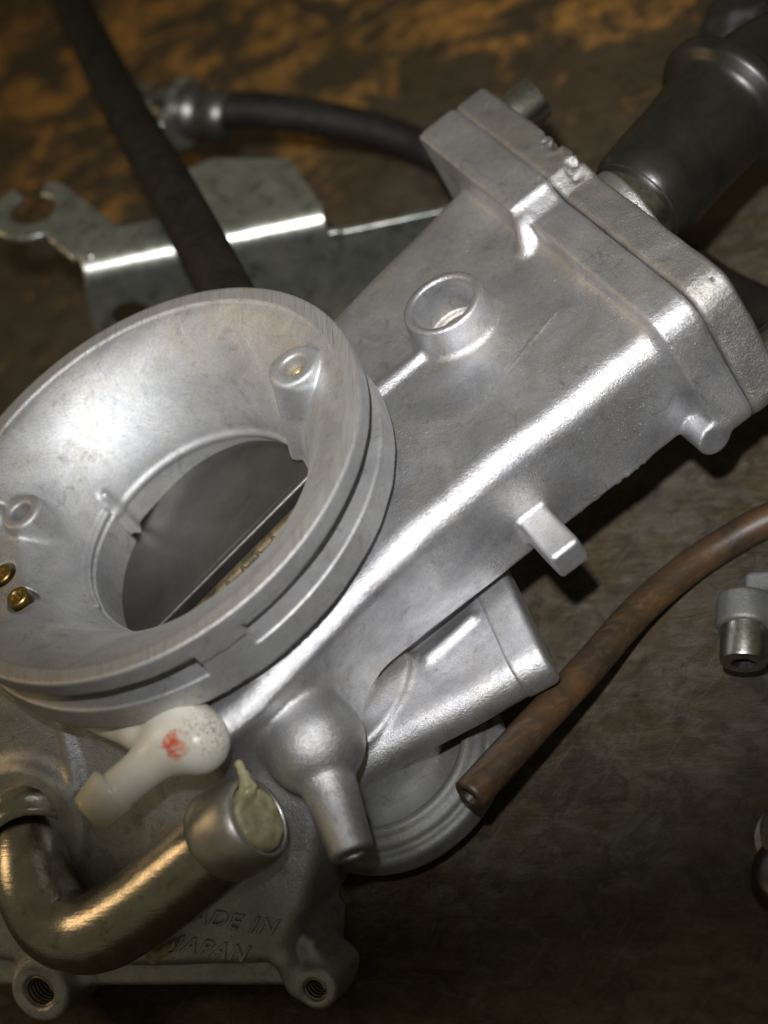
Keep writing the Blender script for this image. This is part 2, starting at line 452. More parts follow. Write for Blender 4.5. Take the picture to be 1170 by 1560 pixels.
sc1 = M.math('MULTIPLY', M.ramp(M.noise(.28, 7, .8, .6, M.mapped((.55, 1.2, 1.0), (0, 0, .8))), [(.47, 0.), (.62, 1.)]), M.math('SUBTRACT', 1.0, far))
c = M.mix(M.math('MULTIPLY', sc1, .38), c, (.15, .14, .115))
sc2 = M.ramp(M.noise(.16, 6, .75, 1.0), [(.50, 0.), (.60, 1.)])
c = M.mix(M.math('MULTIPLY', sc2, .55), c, (.018, .014, .010))
fs = M.math('MULTIPLY', M.ramp(M.noise(1.2, 3, .6, 0, M.mapped((.05, 1.4, 1.4), (0, 0, -.35))), [(.64, 0.), (.68, 1.)]), M.ramp(M.noise(.06, 3), [(.45, 0.), (.55, 1.)]))
c = M.mix(M.math('MULTIPLY', fs, .4), c, (.20, .13, .07))
h = M.math('SUBTRACT', M.math('ADD', gr, M.math('MULTIPLY', M.noise(1.1, 5, .7), .5)), M.math('MULTIPLY', w1, .5))
WOOD = M.set(Base_Color=c, Roughness=M.math('ADD', M.math('MULTIPLY', M.noise(.3, 4), .3), .42), Specular_IOR_Level=.35).bump(h, .35).m

# ------------------------------------------------------------------ bench
n_ = 90
xs = np.linspace(-400, 500, n_); ys = np.linspace(-500, 1100, n_)
X, Y = np.meshgrid(xs, ys, indexing='ij')
Zt = TABLE - .01 + .12 * np.sin(X * .035 + .4 * np.sin(Y * .02)) - .12
V = np.stack([X, Y, Zt], -1).reshape(-1, 3)
ii = np.arange(n_ * n_).reshape(n_, n_)
F = np.stack([ii[:-1, :-1], ii[1:, :-1], ii[1:, 1:], ii[:-1, 1:]], -1).reshape(-1, 4)
o = make('bench_top', V, F, WOOD); o['kind'] = 'structure'

# ------------------------------------------------------------------ the carburetor
carb = thing('carburetor', 'silver cast carburetor with wide bell mouth and slide tower, lying on the dark wooden bench', 'carburetor', (0, 0, TABLE))

CAPPOLY = [(-26.0, -11.8), (4.5, -11.0), (8.0, -9.3), (35.0, -9.3), (37.0, -11), (37.0, -36), (-24.0, -37), (-29.8, -31)]
def fillet(pts, rad, n=6):
    out = []; N = len(pts)
    for i in range(N):
        p, a, b = (np.array(pts[k % N], float) for k in (i, i - 1, i + 1)); r_ = rad[i]
        if r_ == 0: out.append(tuple(p)); continue
        da = (a - p) / np.linalg.norm(a - p); db = (b - p) / np.linalg.norm(b - p)
        half = math.acos(float(np.clip(da @ db, -1, 1))) / 2; t = r_ / math.tan(half)
        A_, B_ = p + da * t, p + db * t
        for k in np.linspace(0, 1, n + 1):
            out.append(tuple((1 - k) ** 2 * A_ + 2 * k * (1 - k) * p + k * k * B_))
    return out
CAPPOLY = fillet(CAPPOLY, [4.5, 1.0, 1.0, 1.5, 1.0, 3, 4, 3.5])
def wobble(P, a=.10, s=.35):
    return a * (np.sin(P[:, 0] * s + 1.3 * np.sin(P[:, 1] * s * .7)) * np.sin(P[:, 1] * s * 1.3 + P[:, 2] * s) )

uF = np.array([RC[0]]).ravel(); uF = uF - FN * (uF @ FN); uF /= np.linalg.norm(uF)   # picture-horizontal on the chamber face
vF = np.cross(uF, FN)                                                               # downwards on the chamber face
if vF @ RC[1] < 0: vF = -vF
def fuv(px, py, off=0.0):
    p = PL(px, py, off) - FA; return (p @ uF, p @ vF)
CH = [fuv(*q) for q in [(-260, 960), (330, 980), (470, 1060), (508, 1160), (484, 1300), (462, 1392), (426, 1474), (80, 1482), (-200, 1445)]]
CHB = [fuv(*q, -3) for q in [(-260, 1430), (60, 1440), (440, 1440), (455, 1428), (474, 1440), (492, 1490), (490, 1515), (440, 1506), (-260, 1506)]]
LUG1 = PL(60, 1512, 0); LUG2 = PL(480, 1508, -1.6)
NIP_A = np.array([-3.3, -34.0, -26.0]); ND = RC.T @ np.array([.33, .89, -.30]); ND /= np.linalg.norm(ND)
NIP_B = U(538, 1304, -30.5); NIP_S = U(500, 1192, -27)
BOSS = np.array([45.5, .9])

NICKS = [(rng.uniform(40, 60), rng.uniform(-.1, .3), rng.uniform(.25, .55)) for _ in range(9)]
def body(P):
    x, y, z = P[:, 0], P[:, 1], P[:, 2]
    fl0 = np.clip((36 - x) / 34, 0, 1.2) ** 1.6 * 5.2 * np.clip((z + 29) / 13, 0, 1)
    tower = .95 * s_ext(s_poly(x, y + fl0 * (y < 0), [(-14, -25.6), (30, -25.6), (64, -25.3), (64, 27.5), (34, 20.8), (8, 14), (-14, 10)]), z, -42, -14.0, 3.6)
    tower = smax(tower, -30.3 - z, .5)
    drum = s_cyl(P, (0, 0, -10.2), (0, 0, -50), 26.5, 24.0, 1.0)
    d = smin(tower, drum, 3.0)
    # mounting flange under the cover, with its raised block
    fl_ = s_ext(s_poly(y, z, CAPPOLY), x, 62.2, 67.85, .55)
    d = smin(d, fl_, 2.6)
    blk = s_box(P, (64.5, 21.5, -17.3), (3.35, 14.0, 8.0), 0.45)
    d = smin(d, blk, 0.9)
    web = s_cap(P, (61.8, 6.6, -12.0), (60.0, 4.6, -14.2), 1.5, 1.3); d = smin(d, web, 1.2)
    d = smin(d, s_cyl(P, (61.7, -24, -30.8), (61.7, -29.4, -30.8), 2.5, None, .5), .8)
    # side lug
    d = smin(d, s_box(P, (36.6, -29.4, -26.3), (2.2, 5.0, 2.2), .6), 1.0)
    # open round boss and its rib
    c = (BOSS[0], BOSS[1])
    d = smin(d, s_cyl(P, (*c, -20), (*c, -9.2), 6.1, 5.7, .35), 1.5)
    d = smin(d, s_cap(P, (40.2, .2, -13.7), (30.5, .2, -14.6), .6, 1.3), 1.2)
    d = smax(d, -s_cyl(P, (*c, -15.2), (*c, -7.0), 4.35, 4.5, .2), .35)
    d = smax(d, -s_cyl(P, (c[0] + .3, c[1], -19.5), (c[0] + .3, c[1], -14.0), 3.3, 3.4, .2), .4)
    d = smin(d, s_cap(P, (56, -9.5, -14.1), (46, -12.6, -14.1), .22), .3)
    # float chamber
    q = P - FA.astype(np.float32); u = q @ uF.astype(np.float32); v = q @ vF.astype(np.float32); w = q @ FN.astype(np.float32)
    ch = s_ext(s_poly(u, v, CH), w, -22, 0, 2.2)
    d = smin(d, ch, 6.0)
    d = smin(d, s_ext(s_poly(u, v, CHB), w, -22, -3.4, 1.0), 1.0)
    for c_, r in ((LUG1, 4.4), (LUG2, 2.9)):
        d = smin(d, s_cyl(P, c_ - FN * 9, c_ + FN * .2, r + .6, r, .7), 2.0)
    # ribs on the chamber
    a, b = PL(95, 1100, .2), PL(118, 1200, .2); d = smin(d, s_cap(P, a, b, .8), 1.4)
    a, b = PL(432, 1462, -1.5), PL(452, 1500, -2.5); d = smin(d, s_cap(P, a, b, 1.3), 1.6)
    a, b = PL(55, 1250, -1), PL(40, 1262, 1.2); d = smin(d, s_cyl(P, a - FN * 4, b, 9.6, 8.6, .8), 2.2)
    # ball and hose spigot
    d = smin(d, s_sph(P, (-3.0, -32.6, -25.6), 6.6), 1.5)
    d = smin(d, s_cyl(P, NIP_A, NIP_B, 3.9, 2.75, .6), .7)
    ax = (NIP_B - NIP_A) / np.linalg.norm(NIP_B - NIP_A)
    d = smax(d, -s_cyl(P, NIP_B - ax * 9, NIP_B + ax * 2, 1.25, None, .1), .3)
    for c_, r in ((LUG1, 2.25), (LUG2, 1.55)):
        d = smax(d, -s_cyl(P, c_ - FN * 10, c_ + FN * 3, r, None, .1), .4)
    for kx, kz_, kr in NICKS:
        d = smin(d, s_sph(P, (kx, -25.1, -30.1 + kz_ * .4), kr), .3)
    # throat
    d = smax(d, -s_cyl(P, (1, .6, -60), (1, .6, -8), 18.6, None, .1), .3)
    d = smax(d, -s_cyl(P, (0, 0, -19), (0, 0, -8), 22.0, None, .1), .3)
    return d + wobble(P, .07)
solid('body_casting', body, (-64, -66, -55.9), (68.5, 39, -7), .40, ALU, carb)

# ---- bell mouth
B1 = U(368, 955, -3); B2 = U(297, 1003, -3); A1 = math.atan2(B1[1], B1[0]); A2 = math.atan2(B2[1], B2[0]); AM = (A1 + A2) / 2; AW = abs(A1 - A2) / 2
JB = (24.25, -1.5)
def bell(P):
    x, y, z = P[:, 0], P[:, 1], P[:, 2]
    r = np.sqrt(x * x + y * y)
    outer = s_ext(r - 32.0, z, -11.0, 0, .25)
    low = smax(outer, np.where(z < -4.4, r - 31.6, -9), .1)
    groove = s_ext(np.abs(r - 34.0) - 6.0, z, -6.9, -2.8, .15)
    ang = np.abs(np.angle(np.exp(1j * (np.arctan2(y, x) - AM))))
    groove = smax(groove, (AW - ang) * r, .4)
    d = smax(low, -groove, .35)
    neck = s_ext(r - 26.8, z, -20, -10.5, .1); d = np.minimum(d, neck)
    # trumpet; the bore sits a little towards the tower
    kz = np.clip(-z / 14, 0, 1); rb = np.sqrt((x - 1.3 * kz) ** 2 + (y - .8 * kz) ** 2)
    PW = 1.42
    e = (np.clip((29.6 - rb) / 12.5, 0, 3) ** PW + np.clip((z + 14.95) / 14.6, 0, 3) ** PW) ** (1 / PW)
    tr = (e - 1) * 11.0
    inside = np.where(z > -14.95, np.where(rb < 29.6, tr, z), 17.1 - rb)
    d = smax(d, inside, .15)
    # step where the bell meets the bore
    th = np.arctan2(y, x)
    ridge = np.sqrt((rb - 17.2) ** 2 + (z + np.where(th > 2.05, 14.0, 15.4)) ** 2) - .5
    ridge = np.where(np.abs(th - 2.05) < 2.2, ridge, 9)
    d = smin(d, ridge, .6)
    key = s_cap(P, (1.3 + 17.5 * math.cos(2.05), .8 + 17.5 * math.sin(2.05), -12.2), (1.3 + 16.9 * math.cos(2.05), .8 + 16.9 * math.sin(2.05), -22), .3); d = smin(d, key, 1.2)
    lin = np.where(th > 2.05, 16.5, 99) ; lin = s_ext(np.abs(rb - 17.6) - .9, z, -24, -15.0, .2); d = np.minimum(d, np.where((th > 2.05) | (th < -1.0), lin, 9))
    # air jet boss with a skirt that runs down into the throat
    sk = s_cyl(P, (17.6, .6, -15.0), (JB[0], JB[1], -1.6), .9, 3.6, .5)
    up = s_cyl(P, (JB[0], JB[1], -7), (JB[0], JB[1], -.5), 3.8, 3.5, .45)
    d = smin(d, smin(sk, up, .6), .6)
    d = smax(d, -s_cyl(P, (JB[0], JB[1], -6), (JB[0], JB[1], 1), 1.6, 1.75, .1), .4)
    # pilot jet pocket on the other side
    pk = s_box(P, (-26.5, 7.2, -1.0), (9.0, 10.5, 4.6), 2.6)
    d = smax(d, -pk, .5)
    d = smin(d, s_cyl(P, (-16.6, 14.2, -12), (-16.6, 14.2, -3.9), 3.4, 3.0, .6), .8)
    d = smax(d, -s_cyl(P, (-16.6, 14.2, -9), (-16.6, 14.2, 0), 1.4, 1.5, .1), .4)
    for (jx, jy) in ((-23.2, 7.6), (-22.6, 1.2)):
        d = smax(d, -s_cyl(P, (jx, jy, -9), (jx, jy, 0), 2.0, None, .1), .3)
    d = smax(d, 15.0 - r, .2)
    return d + wobble(P, .035, .5) * (z < -.6)
solid('bell_mouth', bell, (-33, -33, -24.5), (33, 33, .6), .30, ALU_BELL, carb)

def jet(c, r=1.9, h=1.4):
    V, F = lathe(c, (0, 0, 1), [(0, -h), (r, -h), (r, -.15), (r - .15, 0), (r * .62, 0), (r * .5, -.25), (r * .42, -.9), (0, -1.0)], 40)
    return make('jet', V, F, BRASS, carb, sharp=35)
jet((JB[0], JB[1], -2.6), 1.6); jet((-23.2, 7.6, -5.2), 1.6); jet((-22.6, 1.2, -4.9), 1.6)

# ---- slide and what shows behind it, down the bore
def slide(P):
    zz = P[:, 2] - .17 * P[:, 0]
    Q = np.stack([P[:, 0] - 1, P[:, 1], zz], -1)
    d = s_cyl(Q, (0, 0, -23.0), (0, 0, -19.6), 18.4, None, .3)
    d = smax(d, -(P[:, 1] + 2.3), .3)
    d = smin(d, s_box(Q, (0, -1.7, -19.6), (17.5, .5, .30), .3), .3)
    return d * .97
solid('throttle_slide', slide, (-20, -20, -28), (21, 20, -14.5), .3, PLATE, carb)
V, F = lathe((0, 0, -31), (0, 0, 1), [(0, 0), (18.5, 0), (18.5, 6)], 64); make('bore_floor', V, F, STEEL_D, carb)
t = np.linspace(0, 1, 900); turns = 11
hel = np.stack([-15 + 31 * t, -5.1 + 1.5 * np.cos(t * turns * 2 * math.pi), -21.4 + .17 * (-15 + 31 * t) + 1.5 * np.sin(t * turns * 2 * math.pi)], -1)
V, F = sweep(hel, .42, 8); make('return_spring', V, F, BRASS_D, carb)
V, F = sweep(spline([(-16, -4.9, -23.1), (0, -4.9, -20.4), (16.5, -4.9, -17.6)], 10), .95, 16); make('needle', V, F, BRASS_D, carb)

# ---- top cover, its screws and the rubber boot
DENTS = [(rng.uniform(5, 17), rng.uniform(70.5, 74.5), rng.uniform(.35, .8)) for _ in range(26)]
def cover(P):
    x, y, z = P[:, 0], P[:, 1], P[:, 2]
    p2 = s_poly(y, z, CAPPOLY)
    d = s_ext(p2 - .15, x, 68.05, 73.6, .9)
    d = smax(d, -s_ext(np.abs(p2 + 1.0) - .14, x, 73.3, 75, .05), .3)
    d = smax(d, (x - 68) * .55 + (z + 8.0) * .83 - 3.9 + 0.0 * y, .8)
    d = smax(d, -(s_cap(P, U(930, 318, -11.6), U(1092, 430, -12.3), .20) + .07 * np.sin(y * 5.1 + np.sin(y * 1.7) * 3)), .3)
    d = smin(d, s_cyl(P, (70, 5, -22), (76.5, 5, -22), 8.6, 8.0, .6), 1.0)
    rough = .30 * sum(np.exp(-((y - a) ** 2 + (x - b) ** 2) / c ** 2) for a, b, c in DENTS)
    return d + rough + wobble(P, .05, .6)
solid('top_cover', cover, (67, -32, -39), (78, 39, -6), .30, ALU_COVER, carb)

def cap_screw(c, n, r, h, parent, mat=SCREW):
    u, v, n = frame(n); c = np.array(c, float)
    prof = [(0.01, -2), (r, -2), (r, h - .5), (r - .15, h - .15), (r - .5, h), (r * .62, h)]
    V, F = lathe(c, n, prof, 48)
    hexr = r * .56
    V2 = []; F2 = []
    k0 = len(V)
    for hh, rad in ((h, r * .62), (h - .02, hexr), (h - h * .5, hexr), (h - h * .55, .01)):
        for k in range(48):
            a = 2 * math.pi * k / 48; rr = rad
            if rad == hexr: rr = hexr * math.cos(math.pi / 6) / math.cos((a % (math.pi / 3)) - math.pi / 6)
            V2.append(c + n * hh + (u * math.cos(a) + v * math.sin(a)) * rr)
    for i in range(3):
        for k in range(48):
            k2 = (k + 1) % 48; F2.append([k0 + i * 48 + k, k0 + i * 48 + k2, k0 + (i + 1) * 48 + k2, k0 + (i + 1) * 48 + k])
    return make('screw', np.vstack([V, V2]), np.vstack([F, np.array(F2, np.int32)]), mat, parent, sharp=30)
cap_screw((73.8, 32.2, -14.6), (1, 0, 0), 3.5, 5.6, carb)
cap_screw((73.8, -22.5, -31.5), (1, 0, 0), 3.4, 5.0, carb)

bA = U(976, 304, -22); bB = U(1108, 158, -24); bn = (bB - bA) / np.linalg.norm(bB - bA)
V, F = lathe(bA, bn, [(4, -3), (6.2, -2.5), (7.3, -1.0), (7.9, .6), (8.05, 3), (8.2, 12), (8.5, 17), (8.7, 19), (9.4, 20.2), (10.6, 20.8), (11.1, 21.8), (11.0, 23.2), (10.2, 24.0), (8.2, 24.4), (7.2, 26), (7.0, 30), (6.2, 34), (5, 38), (3, 40), (2.6, 60)], 72)
make('rubber_boot', V, F, RUBBER, carb)
V, F = lathe(bA, bn, [(6.6, -6), (6.6, -1.6), (7.2, -1.3), (7.2, -.9), (6.5, -.6)], 64); make('boot_ring', V, F, SCREW, carb, sharp=30)

# ---- housing beside the tower, with its end cap
HR = math.radians(-11.9)
def hrot(P):
    x, y = P[:, 0] - 26.0, P[:, 1] + 38.7
    return np.stack([x * math.cos(HR) + y * math.sin(HR) + 28.0, -x * math.sin(HR) + y * math.cos(HR) - 41.2, P[:, 2]], -1)
def housing(P):
    q = hrot(P); x, y, z = q[:, 0], q[:, 1], q[:, 2]
    d = s_ext(s_poly(x, y, [(-8, -41.2), (27.4, -41.2), (27.4, -8), (-8, -8)]), z, -40.4, -33.2, 3.5)
    x, y = P[:, 0], P[:, 1]
    d = smin(d, s_cyl(P, (.5, -17.5, -52), (.5, -17.5, -32.3), 14.6, None, .7), .9)
    d = smin(d, s_cap(P, (15, -26.4, -33.5), (22.5, -25.6, -33.5), .9), .9)
    d = smax(d, -s_cap(P, (14.6, -23.0, -32.2), (22.5, -22.6, -32.2), 1.6), .6)
    return d + wobble(P, .06)
solid('side_housing', housing, (-13, -46, -53), (34, -8, -31), .36, ALU, carb)
def endcap(P):
    q = hrot(P); x, y, z = q[:, 0], q[:, 1], q[:, 2]
    return s_ext(s_box(np.stack([np.zeros_like(y), y, z], -1), (0, -27.9, -36.75), (5, 13.5, 3.8), 3.6), x, 23.5, 28.6, .9) + wobble(P, .06)
solid('housing_end_cap', endcap, (20, -46, -49), (36, -8, -32), .33, ALU, carb)

# ---- round cover under the housing
dc = (2.4, -24.5)
def disc(P):
    x, y, z = P[:, 0], P[:, 1], P[:, 2]; q = P - np.array([dc[0], dc[1], 0], np.float32); r = np.sqrt(q[:, 0] ** 2 + q[:, 1] ** 2)
    d = s_ext(r - 16.0, z, -50.5, -46.6, 1.2)
    d = smin(d, s_ext(r - 14.2, z, -50, -45.4, .9), .8)
    d = smin(d, s_tor(P, (dc[0], dc[1], -45.2), (0, 0, 1), 12.0, .9), 1.0)
    d = smax(d, -s_cyl(P, (*dc, -45.8), (*dc, -43), 11.2, None, .3), .4)
    d = smin(d, s_cyl(P, (15.8, -33.0, -50), (15.8, -33.0, -47), 1.8, None, .5), 1.2)
    return smin(d, s_cyl(P, (2.4, -22, -56), (2.4, -22, -49), 10, None, .3), .5) + wobble(P, .05)
solid('round_cover', disc, (-16, -42, -56), (21, -7, -43), .36, ALU_GREY, carb)

# ---- threaded lug inserts
for c_, r in ((LUG1, 2.25), (LUG2, 1.55)):
    tt = np.linspace(0, 1, 260)
    u_, v_, n2 = frame(FN)
    hx = np.array([c_ - FN * (8 * k) + (u_ * math.cos(2 * math.pi * 10 * k) + v_ * math.sin(2 * math.pi * 10 * k)) * (r - .05) for k in tt])
    V, F = sweep(hx, .24, 6); make('thread', V, F, THREAD, carb)

# ---- cast lettering on the float chamber
def letters(txt, pr, size, off):
    cu = bpy.data.curves.new('lettering', 'FONT'); cu.body = txt; cu.size = size; cu.shear = .55; cu.extrude = .16; cu.bevel_depth = .13; cu.bevel_resolution = 1
    cu.align_x = 'RIGHT'; cu.space_character = 1.22; cu.offset = -.02
    t_ = bpy.data.objects.new('t', cu); col.objects.link(t_)
    dg = bpy.context.evaluated_depsgraph_get(); me = bpy.data.meshes.new_from_object(t_.evaluated_get(dg))
    co = np.empty(len(me.vertices) * 3); me.vertices.foreach_get('co', co); co = co.reshape(-1, 3)
    Fs = [list(p.vertices) for p in me.polygons]
    bpy.data.objects.remove(t_); bpy.data.meshes.remove(me)
    o0 = PL(*pr, off); a = math.radians(3)
    uu = uF * math.cos(a) + vF * -math.sin(a) * .0; vv = -vF
    V = o0 + co[:, :1] * uu + co[:, 1:2] * vv + co[:, 2:3] * FN
    make('lettering', V, Fs, ALU, carb, smooth=False)
letters('MADE IN', (416, 1424), 3.1, .02); letters('JAPAN', (372, 1464), 3.1, .02)

# ---- white plastic nozzle
def nozzle(P):
    bc = U(285, 1120, -14); st = U(160, 1085, -15.5); ba = U(262, 1135, -14); bb = U(140, 1236, -14.5); be = U(133, 1243, -14.5); b0 = U(176, 1200, -14.4)
    d = s_sph(P, bc, 4.05); d = smin(d, s_cap(P, bc, U(225, 1105, -15), 3.7, 3.3), 2.0)
    d = smin(d, s_cap(P, U(225, 1105, -15), st, 3.5, 3.0), 1.5)
    d = smin(d, s_cap(P, U(300, 1130, -14), bc, 4.05, 3.9), 1.0)
    d = smin(d, s_cyl(P, ba, bb, 2.75, 2.5, .3), 2.6)
    barb = s_cyl(P, b0, be, 3.35, 2.6, .7); d = smin(d, barb, .2)
    ax = (bb - ba) / np.linalg.norm(bb - ba)
    return smax(d, -s_cyl(P, be - ax * 5, be + ax * 3, 1.3, None, .1), .4)
solid('plastic_nozzle', nozzle, (-38, -42, -22), (-5, -12, -7), .26, OFFWHITE, carb)

# ---- brass coloured elbow pipe with its cup
pc = [PL(362, 1262, 7.5), PL(285, 1328, 7.5), PL(200, 1392, 7.2), PL(140, 1420, 6.8), PL(88, 1408, 6.2), PL(58, 1362, 5.0), PL(50, 1318, 3.0), PL(50, 1285, 0.5), PL(52, 1262, -3)]
V, F = sweep(spline(pc, 14), 5.35, 48); make('elbow_pipe', V, F, PIPE, carb)
bead_n = pc[-3] - pc[-1]
V, F = lathe(PL(52, 1280, .6), bead_n, [(5.4, -4), (7.2, -3.4), (7.9, -2.2), (7.9, -1.0), (7.3, -.1), (6.7, .25), (6.6, .9), (6.1, 1.3), (5.6, 1.35)], 64)
make('pipe_bead', V, F, PIPE, carb)
ca = pc[0]; cn = ca - pc[1]; cn /= np.linalg.norm(cn); 
cn = cn * .95 + RC.T @ np.array([.14, .12, -.14]); cn /= np.linalg.norm(cn)
V, F = lathe(ca - cn * 3.0, cn, [(5.2, -.9), (5.6, -.8), (5.95, 0), (6.1, 1.5), (6.1, 3.8), (5.9, 5.2), (5.5, 6.3), (5.0, 6.8), (4.75, 6.8), (4.55, 6.5), (4.4, 3)], 64)
make('pipe_cup', V, F, CUP, carb)
cc = ca + cn * 3.7
def crud(P):
    d = s_cyl(P, cc - cn * 2, cc + cn * .35, 4.5, 4.1, .5)
    h = .16 * np.sin(P[:, 0] * 1.7 + np.sin(P[:, 1] * 2.1)) * np.sin(P[:, 1] * 1.5 + P[:, 2] * 1.9) + .04 * np.sin(P[:, 0] * 5.1 + P[:, 2] * 4) * np.sin(P[:, 1] * 4.7)
    tip = U(399, 1163, 0); k = RC.T @ np.array([-.10, -1, -.1]); k /= np.linalg.norm(k)
    k = k - cn * (k @ cn); k /= np.linalg.norm(k)
    d = smin(d, s_cap(P, cc + cn * .6 + k * 3.6, cc + cn * .9 + k * 6.9, 1.0, .5), .7)
    return d + h
solid('sealant_plug', crud, cc - 10, cc + 10, .28, CRUD, carb)
def flake(P):
    a = PL(232, 1458, 1.2); b = PL(266, 1438, 1.4)
    return s_cap(P, a, b, .9, .35) + .25 * np.sin(P[:, 0] * 3) * np.sin(P[:, 2] * 3.7)
c0 = PL(249, 1448, 1.3)
solid('sealant_flake', flake, c0 - 4, c0 + 4, .22, CRUD, carb)

# ------------------------------------------------------------------ hoses
def hose(name, label, pts, r, mat, inner=None, seg=14):
    pts = np.array(pts); base = pts[len(pts) // 2].copy(); base[2] = TABLE
    t_ = spline(pts, seg); V, F = sweep(t_, r, 40, inner, .02)
    o = make(name, V, F, mat, None, at=tuple(base)); o['label'] = label; o['category'] = 'hose'; return o
r5 = 2.35
hose('brown_hose', 'short brown perished rubber hose with its cut end beside the round cover', [U(714, 1214, -38.5), U(802, 1118, -41.0), U(888, 1026, -45.0), U(968, 935, -50.0), U(1045, 868, TABLE + r5 + 1), U(1112, 824, TABLE + r5), U(1180, 788, TABLE + r5), U(1330, 730, TABLE + r5)], r5, BROWN, 1.35)
hose('black_hose', 'thick black rubber hose running from behind the bell mouth to the upper left', [RAY(396, 540, 252), RAY(366, 485, 256), RAY(332, 420, 264), RAY(259, 285, 284), RAY(187, 160, 315), RAY(105, 0, 365), RAY(20, -150, 440)], 3.95, HOSE)
hose('rubber_pipe', 'dark rubber pipe lying behind the bracket, running right towards the cover flange', [RAY(306, 168, 329), RAY(400, 168, 329), RAY(500, 183, 330), RAY(600, 207, 332), RAY(680, 245, 333), U(760, 290, TABLE + 3.4), U(1000, 380, TABLE + 3.4), U(1100, 440, TABLE + 3.4), U(1180, 480, TABLE + 3.4), U(1330, 560, TABLE + 3.4)], 3.4, HOSE)

# ------------------------------------------------------------------ bracket
br = thing('mounting_bracket', 'bent zinc plated bracket with an open hooked fork, behind the bell mouth', 'bracket', (20, 90, TABLE))
f1 = RAY(122, 407, 298.0); f2 = RAY(494, 328, 298.0)
fx = f2 - f1; flen = np.linalg.norm(fx); fx /= flen
vv_ = CAM - (f1 + f2) / 2; vv_ = vv_ - fx * (vv_ @ fx); vv_ /= np.linalg.norm(vv_)
up_ = np.cross(vv_, fx); up_ = up_ if up_ @ RC[1] < 0 else -up_
ag = math.radians(38)
NT = math.sin(ag) * vv_ + math.cos(ag) * up_            # normal of the upper leaf
NF = math.cos(ag) * vv_ - math.sin(ag) * up_            # normal of the lower leaf
def on(px, py, N, A=f1):
    q = PL(px, py, 0.0, A, N) - f1
    return q
def tp(px, py): q = on(px, py, NT); return (q @ fx, q @ NF)
def fp(px, py): q = on(px, py, NF); return (q @ fx, q @ NT)
TOPP = [(0.2, 0), tp(132, 378), tp(180, 345), tp(245, 330), tp(268, 262), tp(325, 240), tp(440, 240), tp(478, 292), (flen, 0)]
FACEP = [(0, 0), (flen, 0), fp(500, 345), fp(530, 343), fp(640, 309), fp(760, 290), fp(760, 520), fp(155, 560)]
HOLE = fp(200, 482)
RB = np.stack([fx, NF, NT], -1)
def plate(P):
    q = (P - f1.astype(np.float32)) @ RB.astype(np.float32); u, w, z = q[:, 0], q[:, 1], q[:, 2]
    top = s_ext(s_poly(u, w, TOPP), z, -1.4, 0, .15)
    up = s_ext(s_poly(u, z, FACEP), w, -1.4, 0, .15)
    d = np.minimum(top, up)
    inn = 2.6 - np.sqrt((w + 4.0) ** 2 + (z + 4.0) ** 2)
    out = np.sqrt(np.maximum(w + 4.0, 0) ** 2 + np.maximum(z + 4.0, 0) ** 2) - 4.0
    d = np.where((w > -4.0) & (z > -4.0), np.maximum(np.maximum(out, inn), np.maximum(-u, u - flen)), d)
    d = smax(d, TABLE - P[:, 2], .1)
    d = smax(d, -(np.sqrt((u - HOLE[0]) ** 2 + (z - HOLE[1]) ** 2) - 3.2), .2)
    return d
PC = [RAY(px, py, dd) for px in (80, 780) for py in (220, 580) for dd in (295, 365)]
PC = np.array(PC); V, F = mesh_sdf(lambda q: plate((f1 + q @ RB.T).astype(np.float32)), (-4, -40, -75), (100, 3, 3), .42)
make('plate', f1 + V @ RB.T, F, ZINC, br)
def frame_cols(d):
    d = d / np.linalg.norm(d); a = np.cross([0, 0, 1.0], d); a /= np.linalg.norm(a); return np.stack([d, a, np.cross(d, a)], -1)
hc = f1 + on(50, 318, NT) - NT * .7
ha = f1 + on(150, 375, NT) - NT * .7
UT = fx; VT = NF
def fork(P):
    q = P - hc.astype(np.float32); a, b, w = q @ UT.astype(np.float32), q @ VT.astype(np.float32), q @ NT.astype(np.float32)
    r = np.sqrt(a * a + b * b); th = np.arctan2(b, a)
    ring = np.abs(r - 5.9) - 1.9
    op = f1 + on(44, 240, NT) - hc; ao = math.atan2(op @ VT, op @ UT)
    gap = np.abs(np.angle(np.exp(1j * (th - ao)))); ring = smax(ring, (.38 - gap) * r, .4)
    pts = [f1 + on(*p, NT) - hc for p in ((84, 290), (125, 300), (182, 345), (140, 392), (108, 392), (72, 362))]
    arm_ = s_poly(a, b, [(p @ UT, p @ VT) for p in pts])
    arm_ = smax(arm_, 5.4 - r, .3)
    return s_ext(smin(ring, arm_, 1.5), w, -.75, .75, .2)
FC = np.array([RAY(px, py, dd) for px in (-20, 210) for py in (210, 430) for dd in (270, 345)])
solid('fork', fork, FC.min(0), FC.max(0), .5, ZINC, br)
